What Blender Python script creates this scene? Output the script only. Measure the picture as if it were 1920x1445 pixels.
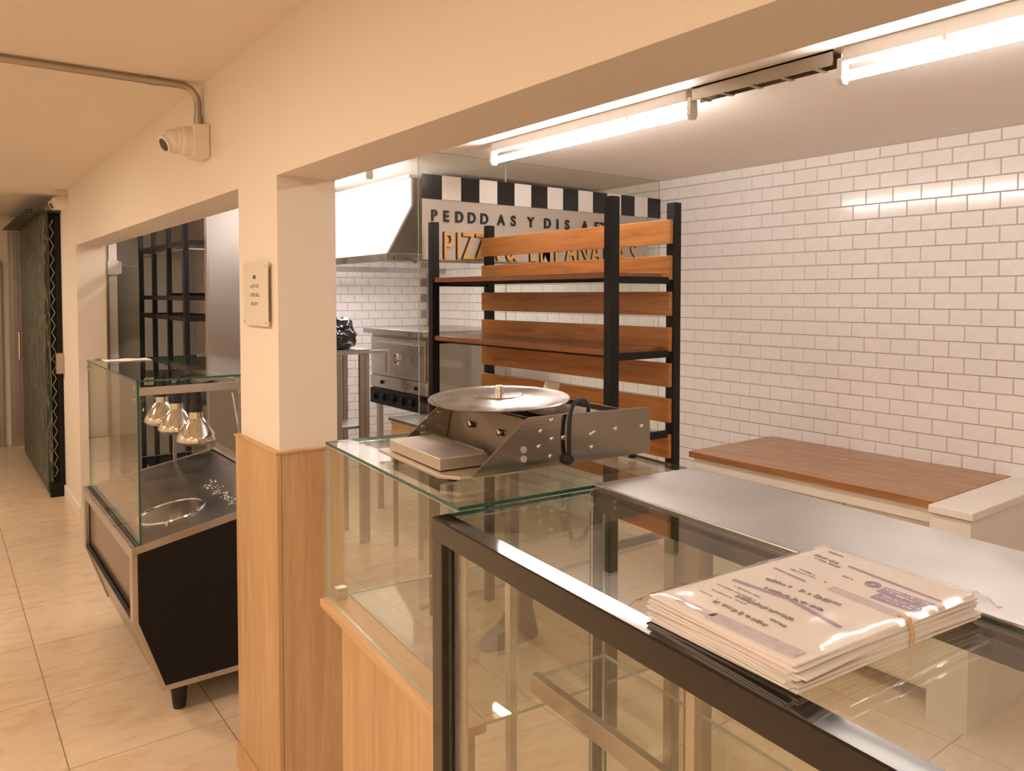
import bpy, bmesh, math, random
from mathutils import Vector, noise

for o in list(bpy.data.objects):
    bpy.data.objects.remove(o)
SC = bpy.context.scene
COL = SC.collection
PI = math.pi
R = math.radians

# ------------------------------------------------------------------ camera
F, CX, CY, CAMH, VPX, HOR = 1450.0, 960.0, 605.0, 1.68, -125.0, 553.0
PITCH = math.atan((CY - HOR) / F)
YAW = math.atan((CX - VPX) / (F / math.cos(PITCH)))
cd = bpy.data.cameras.new('camera')
cd.sensor_width = 36.0
cd.lens = F / 1920 * 36.0
cd.shift_y = -(722.5 - CY) / 1920
cd.clip_start = 0.02
cam = bpy.data.objects.new('camera', cd)
COL.objects.link(cam)
cam.location = (0, 0, CAMH)
cam.rotation_euler = (PI / 2 - PITCH, 0, -YAW)
SC.camera = cam

# ------------------------------------------------------------------ world, exposure
w = bpy.data.worlds.new('world')
SC.world = w
w.use_nodes = True
w.node_tree.nodes['Background'].inputs[0].default_value = (1.0, 0.85, 0.7, 1)
w.node_tree.nodes['Background'].inputs[1].default_value = 0.05
SC.view_settings.view_transform = 'Standard'
SC.view_settings.look = 'None'
SC.view_settings.exposure = 0.0
SC.view_settings.gamma = 1.0
SC.view_settings.use_curve_mapping = False
SC.cycles.transparent_max_bounces = 40
SC.cycles.max_bounces = 12
SC.cycles.diffuse_bounces = 5

# ------------------------------------------------------------------ unseen corridor ceiling lamps, added to reach its warm brightness
LAMP = (1.0, 0.81, 0.62)
for (lx, ly, e) in ((-0.75, -0.6, 32), (-0.75, 2.0, 32), (-0.75, 4.6, 32), (-0.75, 7.4, 32)):
    ld = bpy.data.lights.new('added_corridor_lamp', 'AREA')
    ld.shape = 'DISK'
    ld.size = 0.34
    ld.energy = e
    ld.color = LAMP
    lo = bpy.data.objects.new('added_corridor_lamp', ld)
    lo.location = (lx, ly, 2.47)
    COL.objects.link(lo)
TUBE_STRENGTH = 75.0
TUBE_COLOR = (1.0, 0.92, 0.865, 1)

# ------------------------------------------------------------------ helpers
A = R(4.75)                                   # counters stand at this angle to the wall
DU = Vector((math.cos(A), -math.sin(A), 0))
DV = Vector((math.sin(A), math.cos(A), 0))
OFF = Vector((0, 0, 0))


class MB:
    def __init__(s):
        s.v, s.f, s.m = [], [], []

    def add(s, vs, fs, m=0):
        n = len(s.v)
        s.v += [tuple(p) for p in vs]
        for f in fs:
            s.f.append(tuple(i + n for i in f))
            s.m.append(m)
        return s

    def box(s, x0, x1, y0, y1, z0, z1, m=0):
        return s.add([(x0, y0, z0), (x1, y0, z0), (x1, y1, z0), (x0, y1, z0),
                      (x0, y0, z1), (x1, y0, z1), (x1, y1, z1), (x0, y1, z1)],
                     [(0, 3, 2, 1), (4, 5, 6, 7), (0, 1, 5, 4), (1, 2, 6, 5), (2, 3, 7, 6), (3, 0, 4, 7)], m)

    def pane(s, x0, x1, y0, y1, z0, z1):
        """glass slab: the two largest faces slot 0, the thin edges slot 1"""
        d = [x1 - x0, y1 - y0, z1 - z0]
        k = d.index(min(d))
        n0 = len(s.f)
        s.box(x0, x1, y0, y1, z0, z1, 1)
        for i in {0: (3, 5), 1: (2, 4), 2: (0, 1)}[k]:
            s.m[n0 + i] = 0
        return s

    def prism(s, poly, axis, a, b, m=0):
        """poly: 2D points; axis 'x' -> (y,z), 'y' -> (x,z), 'z' -> (x,y)"""
        def P(p, t):
            return {'x': (t, p[0], p[1]), 'y': (p[0], t, p[1]), 'z': (p[0], p[1], t)}[axis]
        n = len(poly)
        vs = [P(p, a) for p in poly] + [P(p, b) for p in poly]
        fs = [tuple(range(n - 1, -1, -1)), tuple(range(n, 2 * n))]
        fs += [(i, (i + 1) % n, n + (i + 1) % n, n + i) for i in range(n)]
        return s.add(vs, fs, m)

    def tube(s, pts, r, seg=12, m=0, cap=True):
        pts = [Vector(p) for p in pts]
        rs = r if isinstance(r, (list, tuple)) else [r] * len(pts)
        vs, fs = [], []
        t0 = (pts[1] - pts[0]).normalized()
        up = Vector((0, 0, 1)) if abs(t0.z) < 0.9 else Vector((1, 0, 0))
        for i, p in enumerate(pts):
            t = (pts[min(i + 1, len(pts) - 1)] - pts[max(i - 1, 0)]).normalized()
            a = (up - t * up.dot(t)).normalized()
            up = a
            b = t.cross(a)
            for k in range(seg):
                an = 2 * PI * k / seg
                vs.append(p + (a * math.cos(an) + b * math.sin(an)) * rs[i])
        for i in range(len(pts) - 1):
            for k in range(seg):
                k2 = (k + 1) % seg
                fs.append((i * seg + k, i * seg + k2, (i + 1) * seg + k2, (i + 1) * seg + k))
        if cap:
            fs.append(tuple(range(seg - 1, -1, -1)))
            n = (len(pts) - 1) * seg
            fs.append(tuple(range(n, n + seg)))
        return s.add(vs, fs, m)

    def lathe(s, prof, c, seg=32, ax=(0, 0, 1), m=0):
        """prof: (radius, height along ax); starting and ending at r=0 closes it"""
        ax = Vector(ax).normalized()
        e = Vector((1, 0, 0)) if abs(ax.x) < 0.9 else Vector((0, 1, 0))
        a = (e - ax * e.dot(ax)).normalized()
        b = ax.cross(a)
        c = Vector(c)
        vs, fs, rings = [], [], []
        for (r, h) in prof:
            if r < 1e-6:
                rings.append([len(vs)])
                vs.append(c + ax * h)
            else:
                rings.append(list(range(len(vs), len(vs) + seg)))
                for k in range(seg):
                    an = 2 * PI * k / seg
                    vs.append(c + ax * h + (a * math.cos(an) + b * math.sin(an)) * r)
        for i in range(len(rings) - 1):
            p, q = rings[i], rings[i + 1]
            for k in range(seg):
                k2 = (k + 1) % seg
                if len(p) == 1 and len(q) > 1:
                    fs.append((p[0], q[k2], q[k]))
                elif len(q) == 1 and len(p) > 1:
                    fs.append((p[k], p[k2], q[0]))
                elif len(p) > 1:
                    fs.append((p[k], p[k2], q[k2], q[k]))
        return s.add(vs, fs, m)

    def mesh(s, name, mats, smooth=False):
        me = bpy.data.meshes.new(name)
        me.from_pydata([tuple(Vector(p) - OFF) for p in s.v], [], s.f)
        for mt in (mats if isinstance(mats, (list, tuple)) else [mats]):
            me.materials.append(mt)
        for p, i in zip(me.polygons, s.m):
            p.material_index = i
        bm = bmesh.new()
        bm.from_mesh(me)
        bmesh.ops.recalc_face_normals(bm, faces=bm.faces)
        bm.to_mesh(me)
        bm.free()
        if smooth:
            me.polygons.foreach_set('use_smooth', [True] * len(me.polygons))
            me.set_sharp_from_angle(angle=R(35))
        me.update()
        return me

    def build(s, name, mats, parent=None, bevel=0.0, smooth=False, kind=None, label=None):
        o = bpy.data.objects.new(name, s.mesh(name, mats, smooth))
        COL.objects.link(o)
        if parent is not None:
            o.parent = parent
        else:
            o.location = OFF
        if bevel:
            b = o.modifiers.new('bevel', 'BEVEL')
            b.width = bevel
            b.segments = 2
            b.limit_method = 'ANGLE'
            b.angle_limit = R(40)
        if kind:
            o['kind'] = kind
        if label:
            o['label'] = label
        return o


def setoff(x=0, y=0, z=0):
    global OFF
    OFF = Vector((x, y, z))


def tag(o, label, cat, group=None):
    o['label'] = label
    o['category'] = cat
    if group:
        o['group'] = group
    return o


def thing(name, label, cat, base, uv=False, group=None):
    """Empty at the thing's base; following MB builds are given in world (or counter u,v,z) coordinates"""
    o = bpy.data.objects.new(name, None)
    o.empty_display_size = 0.1
    COL.objects.link(o)
    if uv:
        o.location = DU * base[0] + DV * base[1] + Vector((0, 0, base[2]))
        o.rotation_euler = (0, 0, -A)
    else:
        o.location = base
    setoff(*base)
    return tag(o, label, cat, group)


def piece(mesh, name, loc, parent, rot=None, scale=None):
    o = bpy.data.objects.new(name, mesh)
    COL.objects.link(o)
    o.parent = parent
    o.location = loc
    if rot:
        o.rotation_euler = rot
    if scale:
        o.scale = scale
    return o


# ------------------------------------------------------------------ materials
def new_mat(name):
    m = bpy.data.materials.new(name)
    m.use_nodes = True
    nt = m.node_tree
    return m, nt, nt.nodes['Principled BSDF']


def plain(name, col, rough=0.5, metal=0.0, bump=0.0, scale=40.0, var=0.0, spec=0.5, coat=0.0):
    m, nt, p = new_mat(name)
    N, L = nt.nodes, nt.links
    p.inputs['Roughness'].default_value = rough
    p.inputs['Metallic'].default_value = metal
    p.inputs['Specular IOR Level'].default_value = spec
    p.inputs['Coat Weight'].default_value = coat
    p.inputs['Coat Roughness'].default_value = 0.05
    tc = N.new('ShaderNodeTexCoord')
    nz = N.new('ShaderNodeTexNoise')
    nz.inputs['Scale'].default_value = scale
    nz.inputs['Detail'].default_value = 5
    L.new(tc.outputs['Object'], nz.inputs['Vector'])
    cr = N.new('ShaderNodeValToRGB')
    c0 = [max(0, c * (1 - var)) for c in col]
    c1 = [min(1, c * (1 + var)) for c in col]
    cr.color_ramp.elements[0].position = 0.3
    cr.color_ramp.elements[1].position = 0.7
    cr.color_ramp.elements[0].color = (*c0, 1)
    cr.color_ramp.elements[1].color = (*c1, 1)
    L.new(nz.outputs['Fac'], cr.inputs['Fac'])
    L.new(cr.outputs['Color'], p.inputs['Base Color'])
    if bump:
        b = N.new('ShaderNodeBump')
        b.inputs['Strength'].default_value = bump
        b.inputs['Distance'].default_value = 0.002
        L.new(nz.outputs['Fac'], b.inputs['Height'])
        L.new(b.outputs['Normal'], p.inputs['Normal'])
    return m


def wood(name, c0, c1, axis='z', rough=0.4, scale=1.0, knots=False):
    m, nt, p = new_mat(name)
    N, L = nt.nodes, nt.links
    p.inputs['Roughness'].default_value = rough
    tc = N.new('ShaderNodeTexCoord')
    mp = N.new('ShaderNodeMapping')
    st = {'x': (0.6, 9, 9), 'y': (9, 0.6, 9), 'z': (9, 9, 0.6)}[axis]
    mp.inputs['Scale'].default_value = [q * scale for q in st]
    L.new(tc.outputs['Object'], mp.inputs['Vector'])
    n1 = N.new('ShaderNodeTexNoise')
    n1.inputs['Scale'].default_value = 2.2
    n1.inputs['Detail'].default_value = 6
    n1.inputs['Distortion'].default_value = 1.4
    L.new(mp.outputs['Vector'], n1.inputs['Vector'])
    mp2 = N.new('ShaderNodeMapping')
    mp2.inputs['Scale'].default_value = [(4.0 if q < 5 else 150) for q in st]
    L.new(tc.outputs['Object'], mp2.inputs['Vector'])
    n2 = N.new('ShaderNodeTexNoise')
    n2.inputs['Scale'].default_value = 2.0
    n2.inputs['Detail'].default_value = 3
    L.new(mp2.outputs['Vector'], n2.inputs['Vector'])
    ad = N.new('ShaderNodeMath')
    ad.operation = 'MULTIPLY_ADD'
    ad.inputs[1].default_value = 0.35
    L.new(n2.outputs['Fac'], ad.inputs[0])
    mu = N.new('ShaderNodeMath')
    mu.operation = 'MULTIPLY'
    mu.inputs[1].default_value = 0.7
    L.new(n1.outputs['Fac'], mu.inputs[0])
    L.new(mu.outputs[0], ad.inputs[2])
    cr = N.new('ShaderNodeValToRGB')
    cr.color_ramp.elements[0].position = 0.36
    cr.color_ramp.elements[1].position = 0.66
    cr.color_ramp.elements[0].color = (*c0, 1)
    cr.color_ramp.elements[1].color = (*c1, 1)
    L.new(ad.outputs[0], cr.inputs['Fac'])
    L.new(cr.outputs['Color'], p.inputs['Base Color'])
    b = N.new('ShaderNodeBump')
    b.inputs['Strength'].default_value = 0.08
    b.inputs['Distance'].default_value = 0.001
    L.new(n2.outputs['Fac'], b.inputs['Height'])
    L.new(b.outputs['Normal'], p.inputs['Normal'])
    return m


def steel(name, col=(0.56, 0.53, 0.5), rough=0.3, axis='x', brush=0.25, smudge=0.12):
    m, nt, p = new_mat(name)
    N, L = nt.nodes, nt.links
    p.inputs['Metallic'].default_value = 1.0
    p.inputs['Base Color'].default_value = (*col, 1)
    tc = N.new('ShaderNodeTexCoord')
    mp = N.new('ShaderNodeMapping')
    mp.inputs['Scale'].default_value = {'x': (3, 300, 300), 'y': (300, 3, 300), 'z': (300, 300, 3)}[axis]
    L.new(tc.outputs['Object'], mp.inputs['Vector'])
    n1 = N.new('ShaderNodeTexNoise')
    n1.inputs['Scale'].default_value = 1.0
    n1.inputs['Detail'].default_value = 3
    L.new(mp.outputs['Vector'], n1.inputs['Vector'])
    n2 = N.new('ShaderNodeTexNoise')
    n2.inputs['Scale'].default_value = 7.0
    n2.inputs['Detail'].default_value = 6
    L.new(tc.outputs['Object'], n2.inputs['Vector'])
    mr = N.new('ShaderNodeMapRange')
    mr.inputs['From Min'].default_value = 0.3
    mr.inputs['From Max'].default_value = 0.7
    mr.inputs['To Min'].default_value = rough - smudge / 2
    mr.inputs['To Max'].default_value = rough + smudge
    L.new(n2.outputs['Fac'], mr.inputs['Value'])
    L.new(mr.outputs['Result'], p.inputs['Roughness'])
    b = N.new('ShaderNodeBump')
    b.inputs['Strength'].default_value = brush
    b.inputs['Distance'].default_value = 0.0004
    L.new(n1.outputs['Fac'], b.inputs['Height'])
    L.new(b.outputs['Normal'], p.inputs['Normal'])
    return m


def glass(name, tint=(0.945, 0.950, 0.915), rough=0.0, refl=1.0):
    m = bpy.data.materials.new(name)
    m.use_nodes = True
    nt = m.node_tree
    N, L = nt.nodes, nt.links
    N.clear()
    out = N.new('ShaderNodeOutputMaterial')
    tr = N.new('ShaderNodeBsdfTransparent')
    tr.inputs['Color'].default_value = (*tint, 1)
    gl = N.new('ShaderNodeBsdfGlossy')
    gl.inputs['Roughness'].default_value = rough
    gl.inputs['Color'].default_value = (refl, refl, refl, 1)
    ge = N.new('ShaderNodeNewGeometry')
    ma = N.new('ShaderNodeMath')
    ma.operation = 'MULTIPLY_ADD'
    ma.inputs[1].default_value = 1 / 1.5 - 1.5
    ma.inputs[2].default_value = 1.5
    L.new(ge.outputs['Backfacing'], ma.inputs[0])
    fr = N.new('ShaderNodeFresnel')
    L.new(ma.outputs[0], fr.inputs['IOR'])
    mx = N.new('ShaderNodeMixShader')
    L.new(fr.outputs[0], mx.inputs[0])
    L.new(tr.outputs[0], mx.inputs[1])
    L.new(gl.outputs[0], mx.inputs[2])
    L.new(mx.outputs[0], out.inputs[0])
    return m


def emit(name, col, st):
    m = bpy.data.materials.new(name)
    m.use_nodes = True
    nt = m.node_tree
    nt.nodes.clear()
    out = nt.nodes.new('ShaderNodeOutputMaterial')
    e = nt.nodes.new('ShaderNodeEmission')
    e.inputs[0].default_value = col
    e.inputs[1].default_value = st
    nt.links.new(e.outputs[0], out.inputs[0])
    return m


def floor_tile_mat():
    m, nt, p = new_mat('porcelain_tile')
    N, L = nt.nodes, nt.links
    p.inputs['Roughness'].default_value = 0.22
    ge = N.new('ShaderNodeNewGeometry')
    mp = N.new('ShaderNodeMapping')
    mp.inputs['Rotation'].default_value = (0, 0, 0.7)
    mp.inputs['Scale'].default_value = (1.6, 4.0, 1)
    L.new(ge.outputs['Position'], mp.inputs['Vector'])
    n1 = N.new('ShaderNodeTexNoise')
    n1.inputs['Scale'].default_value = 3.0
    n1.inputs['Detail'].default_value = 9
    n1.inputs['Roughness'].default_value = 0.65
    n1.inputs['Distortion'].default_value = 1.2
    L.new(mp.outputs['Vector'], n1.inputs['Vector'])
    cr = N.new('ShaderNodeValToRGB')
    e = cr.color_ramp.elements
    e[0].position, e[1].position = 0.30, 0.72
    e[0].color = (0.570, 0.414, 0.271, 1)
    e[1].color = (0.681, 0.538, 0.386, 1)
    e.new(0.5).color = (0.644, 0.492, 0.340, 1)
    L.new(n1.outputs['Fac'], cr.inputs['Fac'])
    L.new(cr.outputs['Color'], p.inputs['Base Color'])
    return m


M = {}
M['wall'] = plain('cream_paint', (0.80, 0.72, 0.62), 0.6, bump=0.06, scale=120, var=0.015)
M['ceil'] = plain('ceiling_paint', (0.80, 0.71, 0.60), 0.8, bump=0.03, scale=80, var=0.015)
M['kceil'] = plain('kitchen_ceiling_paint', (0.92, 0.87, 0.82), 0.75, bump=0.03, scale=80, var=0.015)
M['alcove'] = plain('alcove_board_paint', (0.68, 0.59, 0.48), 0.6, var=0.03, scale=8)
M['beige'] = plain('beige_panel_paint', (0.46, 0.40, 0.335), 0.6, var=0.03, scale=8)
M['floor'] = floor_tile_mat()
M['grout'] = plain('floor_grout', (0.38, 0.28, 0.19), 0.9, var=0.05)
M['tile'] = plain('white_glazed_tile', (0.86, 0.83, 0.81), 0.12, bump=0.02, scale=25, var=0.02)
M['tgrout'] = plain('tile_grout', (0.40, 0.33, 0.29), 0.9, var=0.06)
M['oak'] = wood('light_oak', (0.45, 0.265, 0.125), (0.61, 0.395, 0.205), 'z', 0.42)
M['oaky'] = wood('light_oak_edge', (0.50, 0.29, 0.13), (0.63, 0.40, 0.20), 'y', 0.42)
M['pine'] = wood('varnished_pine', (0.26, 0.093, 0.019), (0.45, 0.19, 0.047), 'y', 0.3, 1.3)
M['shelfwood'] = wood('stained_shelf_wood', (0.16, 0.052, 0.013), (0.28, 0.108, 0.031), 'y', 0.3, 1.3)
M['walnut'] = wood('worktop_wood', (0.25, 0.10, 0.035), (0.40, 0.185, 0.07), 'y', 0.22, 1.6)
M['blackmetal'] = plain('black_painted_metal', (0.006, 0.006, 0.006), 0.5, var=0.2, spec=0.25)
M['blackpanel'] = plain('black_laminate', (0.0035, 0.003, 0.0028), 0.55, var=0.1, spec=0.3)
M['lacquer'] = plain('black_lacquer', (0.006, 0.0045, 0.0035), 0.07, var=0.1, coat=0.5)
M['rubber'] = plain('black_rubber', (0.012, 0.012, 0.012), 0.6, var=0.2)
M['steel'] = steel('brushed_steel_u', axis='x')
M['steely'] = steel('brushed_steel_v', axis='y')
M['steelz'] = steel('brushed_steel_upright', (0.46, 0.43, 0.40), axis='z', smudge=0.04)
M['steelsat'] = steel('satin_steel_top', (0.40, 0.375, 0.35), 0.34, 'y', 0.35, 0.10)
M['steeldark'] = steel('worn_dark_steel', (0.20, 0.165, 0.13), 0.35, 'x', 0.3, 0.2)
M['traysteel'] = steel('worn_tray_steel', (0.26, 0.24, 0.22), 0.30, 'x', 0.2, 0.12)
M['traymatte'] = steel('matte_tray_steel', (0.66, 0.60, 0.53), 0.46, 'y', 0.15, 0.08)
M['pansteel'] = steel('spun_aluminium', (0.50, 0.475, 0.44), 0.17, 'x', 0.06, 0.14)
M['steelpol'] = steel('polished_steel', (0.46, 0.43, 0.395), 0.13, 'x', 0.12, 0.12)
M['chrome'] = steel('chrome', (0.82, 0.79, 0.74), 0.05, 'x', 0.0, 0.02)
M['alu'] = steel('aluminium', (0.66, 0.62, 0.56), 0.30, 'x', 0.1, 0.1)
M['galv'] = steel('galvanised_conduit', (0.48, 0.42, 0.34), 0.38, 'x', 0.05, 0.15)
M['hood'] = plain('white_enamel_hood', (0.70, 0.68, 0.67), 0.35, var=0.01)
M['whitelam'] = plain('white_laminate', (0.80, 0.75, 0.68), 0.28, var=0.015, scale=10)
M['whiteplastic'] = plain('white_plastic', (0.78, 0.70, 0.60), 0.35, var=0.01)
M['lens'] = plain('dark_lens', (0.006, 0.006, 0.008), 0.06, spec=0.8)
M['glass'] = glass('clear_glass')
M['glassedge'] = plain('green_glass_edge', (0.02, 0.10, 0.075), 0.08, var=0.05)
M['glassedge2'] = plain('pale_glass_edge', (0.42, 0.50, 0.46), 0.1, var=0.03)
M['acrylic'] = plain('frosted_acrylic', (0.80, 0.73, 0.64), 0.12, var=0.01)
M['smoke'] = plain('smoked_brown_panel', (0.10, 0.065, 0.04), 0.16, var=0.08, scale=4)
M['greendoor'] = None
M['blackpaint'] = plain('black_gloss_panel', (0.010, 0.010, 0.010), 0.2, var=0.1)
M['whitepaint'] = plain('white_gloss_panel', (0.80, 0.76, 0.72), 0.25, var=0.01)
M['gold'] = plain('gold_letter_face', (0.66, 0.36, 0.10), 0.4, var=0.05)
M['ink'] = plain('black_letter', (0.012, 0.011, 0.010), 0.4, var=0.05)
M['paper'] = plain('paper', (0.82, 0.785, 0.765), 0.75, var=0.02, scale=15)
M['paperpink'] = plain('pinkish_paper', (0.81, 0.73, 0.715), 0.75, var=0.02, scale=15)
M['violet'] = plain('violet_print', (0.33, 0.28, 0.45), 0.7, var=0.12, scale=120)
M['lilac'] = plain('lilac_print', (0.58, 0.50, 0.57), 0.7, var=0.10, scale=120)
M['greyink'] = plain('grey_print', (0.30, 0.28, 0.27), 0.7, var=0.35, scale=260)
M['sleeve'] = glass('clear_plastic_sleeve', (0.985, 0.98, 0.975), 0.12)
M['band'] = plain('tan_rubber_band', (0.62, 0.42, 0.26), 0.5, var=0.05)
M['bag'] = plain('black_plastic_bag', (0.008, 0.008, 0.010), 0.16, var=0.2, spec=0.7)
M['fridge'] = plain('grey_fridge_enamel', (0.30, 0.26, 0.21), 0.3, var=0.03, scale=3)
M['greyplastic'] = plain('grey_switch_plastic', (0.45, 0.42, 0.38), 0.4, var=0.03)
M['tube'] = emit('lit_tube', TUBE_COLOR, TUBE_STRENGTH)
M['greyplasticdark'] = plain('faded_lettering', (0.16, 0.13, 0.10), 0.5, var=0.05)
M['addedhoodlamp'] = emit('added_hood_glow', (1.0, 0.93, 0.92, 1), 60.0)  # glow of the lamps added inside the hood
M['boot'] = plain('dark_grey_boot_shape', (0.035, 0.030, 0.026), 0.5, var=0.1)


def green_mat():
    m, nt, p = new_mat('green_wood_laminate')
    N, L = nt.nodes, nt.links
    p.inputs['Roughness'].default_value = 0.5
    tc = N.new('ShaderNodeTexCoord')
    mp = N.new('ShaderNodeMapping')
    mp.inputs['Scale'].default_value = (9, 4, 0.8)
    L.new(tc.outputs['Object'], mp.inputs['Vector'])
    wv = N.new('ShaderNodeTexNoise')
    wv.inputs['Scale'].default_value = 2.4
    wv.inputs['Detail'].default_value = 8
    wv.inputs['Distortion'].default_value = 2.5
    L.new(mp.outputs['Vector'], wv.inputs['Vector'])
    cr = N.new('ShaderNodeValToRGB')
    e = cr.color_ramp.elements
    e[0].position, e[0].color = 0.465, (0.014, 0.020, 0.012, 1)
    e[1].position, e[1].color = 0.535, (0.024, 0.032, 0.018, 1)
    e.new(0.50).color = (0.24, 0.25, 0.16, 1)
    L.new(wv.outputs['Fac'], cr.inputs['Fac'])
    L.new(cr.outputs['Color'], p.inputs['Base Color'])
    return m


M['greendoor'] = green_mat()
rnd = random.Random(7)

# ------------------------------------------------------------------ room shell
XW0, XW1 = 0.857, 1.05            # corridor partition
XR = 3.90                         # tiled side wall of the kitchen
YB = 6.62                         # tiled end wall of the kitchen
ZC, ZK, ZL = 2.50, 2.44, 2.05     # corridor ceiling, kitchen ceiling, underside of beam
YNEAR, YEND, XL = -1.6, 10.25, -1.55

setoff()
floor = MB().box(XL - .1, XR + .1, YNEAR - .1, YEND + .1, -0.12, -0.006).build('floor', M['grout'], kind='structure')
TX, TY = 0.535, 0.60
tile_me = MB().box(-TX / 2 + .002, TX / 2 - .002, -TY / 2 + .002, TY / 2 - .002, -0.006, 0).mesh('floor_tile', M['floor'])
ix0, ix1 = math.floor((XL - .35) / TX), math.ceil((XR - .35) / TX)
iy0, iy1 = math.floor((YNEAR - 3.69) / TY), math.ceil((YEND - 3.69) / TY)
for i in range(ix0, ix1):
    for j in range(iy0, iy1):
        x, y = .35 + (i + .5) * TX, 3.69 + (j + .5) * TY
        if x > 2.2 and y < 0:
            continue
        x0, x1 = max(x - TX / 2, XL), min(x + TX / 2, XR)
        y0, y1 = max(y - TY / 2, YNEAR), min(y + TY / 2, YEND)
        if x1 - x0 < .03 or y1 - y0 < .03:
            continue
        if (x1 - x0 < TX - .001) or (y1 - y0 < TY - .001):
            MB().box(x0 + .002, x1 - .002, y0 + .002, y1 - .002, -.006, 0).build('floor_tile', M['floor'], floor)
        else:
            piece(tile_me, 'floor_tile', (x, y, 0), floor)

MB().box(XL - .1, XW0 + .0005, YNEAR - .1, YEND + .1, ZC, ZC + .1).build('ceiling', M['ceil'], kind='structure')
MB().box(XW1 - .0005, XR + .1, YNEAR - .1, YEND + .1, ZK, ZK + .1).build('ceiling_kitchen', M['kceil'], kind='structure')
wm = MB()
YC0, YC1, YJ = 2.36, 2.735, 6.55
wm.box(XW0, XW1, YNEAR, YEND, ZL, ZC + .1)
wm.box(XW0, XW1, YC0, YC1, 0, ZL)
wm.box(XW0, XW1, YJ, YEND, 0, ZL)
wall_c = wm.build('wall_corridor', M['wall'], kind='structure')
MB().box(XL - .1, XL, YNEAR - .1, YEND + .1, 0, ZC).build('wall_left', M['wall'], kind='structure')
MB().box(XL, XR, YNEAR - .1, YNEAR, 0, ZC).build('wall_near', M['wall'], kind='structure')
MB().box(XL, XW0, YEND, YEND + .1, 0, ZC).build('wall_end', M['wall'], kind='structure')
# kitchen alcove walls behind the left opening
MB().box(XW1, 2.0, 8.2, 8.3, 0, ZK).build('wall_alcove', M['alcove'], kind='structure')
bw = MB()
bw.box(2.0, 2.08, YB, 8.2, 0, ZK)
alc = bw.build('wall_alcove_side', M['alcove'], kind='structure')
pan_me = MB().box(-.006, 0, -.068, .068, 0, ZK - .02).mesh('wall_board', M['alcove'])
for k in range(10):
    piece(pan_me, 'wall_board', (1.9995, 6.72 + k * .146, .01), alc)

# tiles ------------------------------------------------------------
PW, PH, ZT0 = 0.1405, 0.0769, 1.5345
GAP, TD = 0.0022, 0.007


def subway(w_, h_):
    b = MB()
    a, c, i = w_ / 2 - GAP / 2, h_ / 2 - GAP / 2, .003
    vs = [(0, -a, -c), (0, a, -c), (0, a, c), (0, -a, c),
          (-TD, -a + i, -c + i), (-TD, a - i, -c + i), (-TD, a - i, c - i), (-TD, -a + i, c - i)]
    b.add(vs, [(4, 7, 6, 5), (0, 4, 5, 1), (1, 5, 6, 2), (2, 6, 7, 3), (3, 7, 4, 0)])
    return b


wall_r = MB().box(XR, XR + .1, YNEAR, YB + .1, 0, ZK).build('wall_right', M['tgrout'], kind='structure')
wall_b = MB().box(2.0, XR, YB, YB + .1, 0, ZK).build('wall_back', M['tgrout'], kind='structure')
sub_me = subway(PW, PH).mesh('wall_tile', M['tile'])
cand, rest = [], MB()
k0, k1 = -20, 13
for k in range(k0, k1):
    z = ZT0 + (k + .5) * PH
    top = ZT0 + (k + 1) * PH
    if z - PH / 2 > ZK:
        break
    off = 0.0 if k % 2 == 0 else PW / 2
    for j in range(-24, 60):
        y = 1.571 + off + (j + .5) * PW
        if y - PW / 2 < -0.6 or y + PW / 2 > YB:
            continue
        hh = min(top, ZK) - (top - PH)
        if hh < PH - .001:
            if hh > .012:
                bb = subway(PW, hh)
                rest.add([(p[0] + XR, p[1] + y, p[2] + (top - PH) + hh / 2) for p in bb.v], bb.f)
            continue
        d = math.hypot(y - 0, XR)
        vis = (0.62 < y < 3.55) and z > 0.72
        cand.append((0 if vis else 1, d, y, z))
cand.sort()
for i, (v_, d, y, z) in enumerate(cand):
    if i < 300 and v_ == 0:
        piece(sub_me, 'wall_tile', (XR, y, z), wall_r, (rnd.uniform(-.002, .002), rnd.uniform(-.004, .004), rnd.uniform(-.004, .004)))
    else:
        bb = subway(PW, PH)
        ty, tz = rnd.uniform(-.004, .004), rnd.uniform(-.004, .004)
        rest.add([(p[0] + XR + ty * p[2] - tz * p[1] * 1.0, p[1] + y, p[2] + z) for p in bb.v], bb.f)
rest.build('wall_tiles', M['tile'], wall_r, kind='stuff')
rest = MB()
for k in range(-20, 13):
    z = ZT0 + (k + .5) * PH
    if z + PH / 2 > ZK:
        continue
    off = 0.0 if k % 2 == 0 else PW / 2
    for j in range(0, 16):
        x = XR - off - (j + .5) * PW
        if x - PW / 2 < 2.0:
            continue
        if x > 2.6 and .75 < z < 1.97:
            piece(sub_me, 'wall_tile', (x, YB, z), wall_b, (0, rnd.uniform(-.003, .003), PI / 2 + rnd.uniform(-.003, .003)))
        else:
            bb = subway(PW, PH)
            rest.add([(x - p[1], p[0] + YB, p[2] + z) for p in bb.v], bb.f)
rest.build('wall_tiles', M['tile'], wall_b, kind='stuff')

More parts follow.
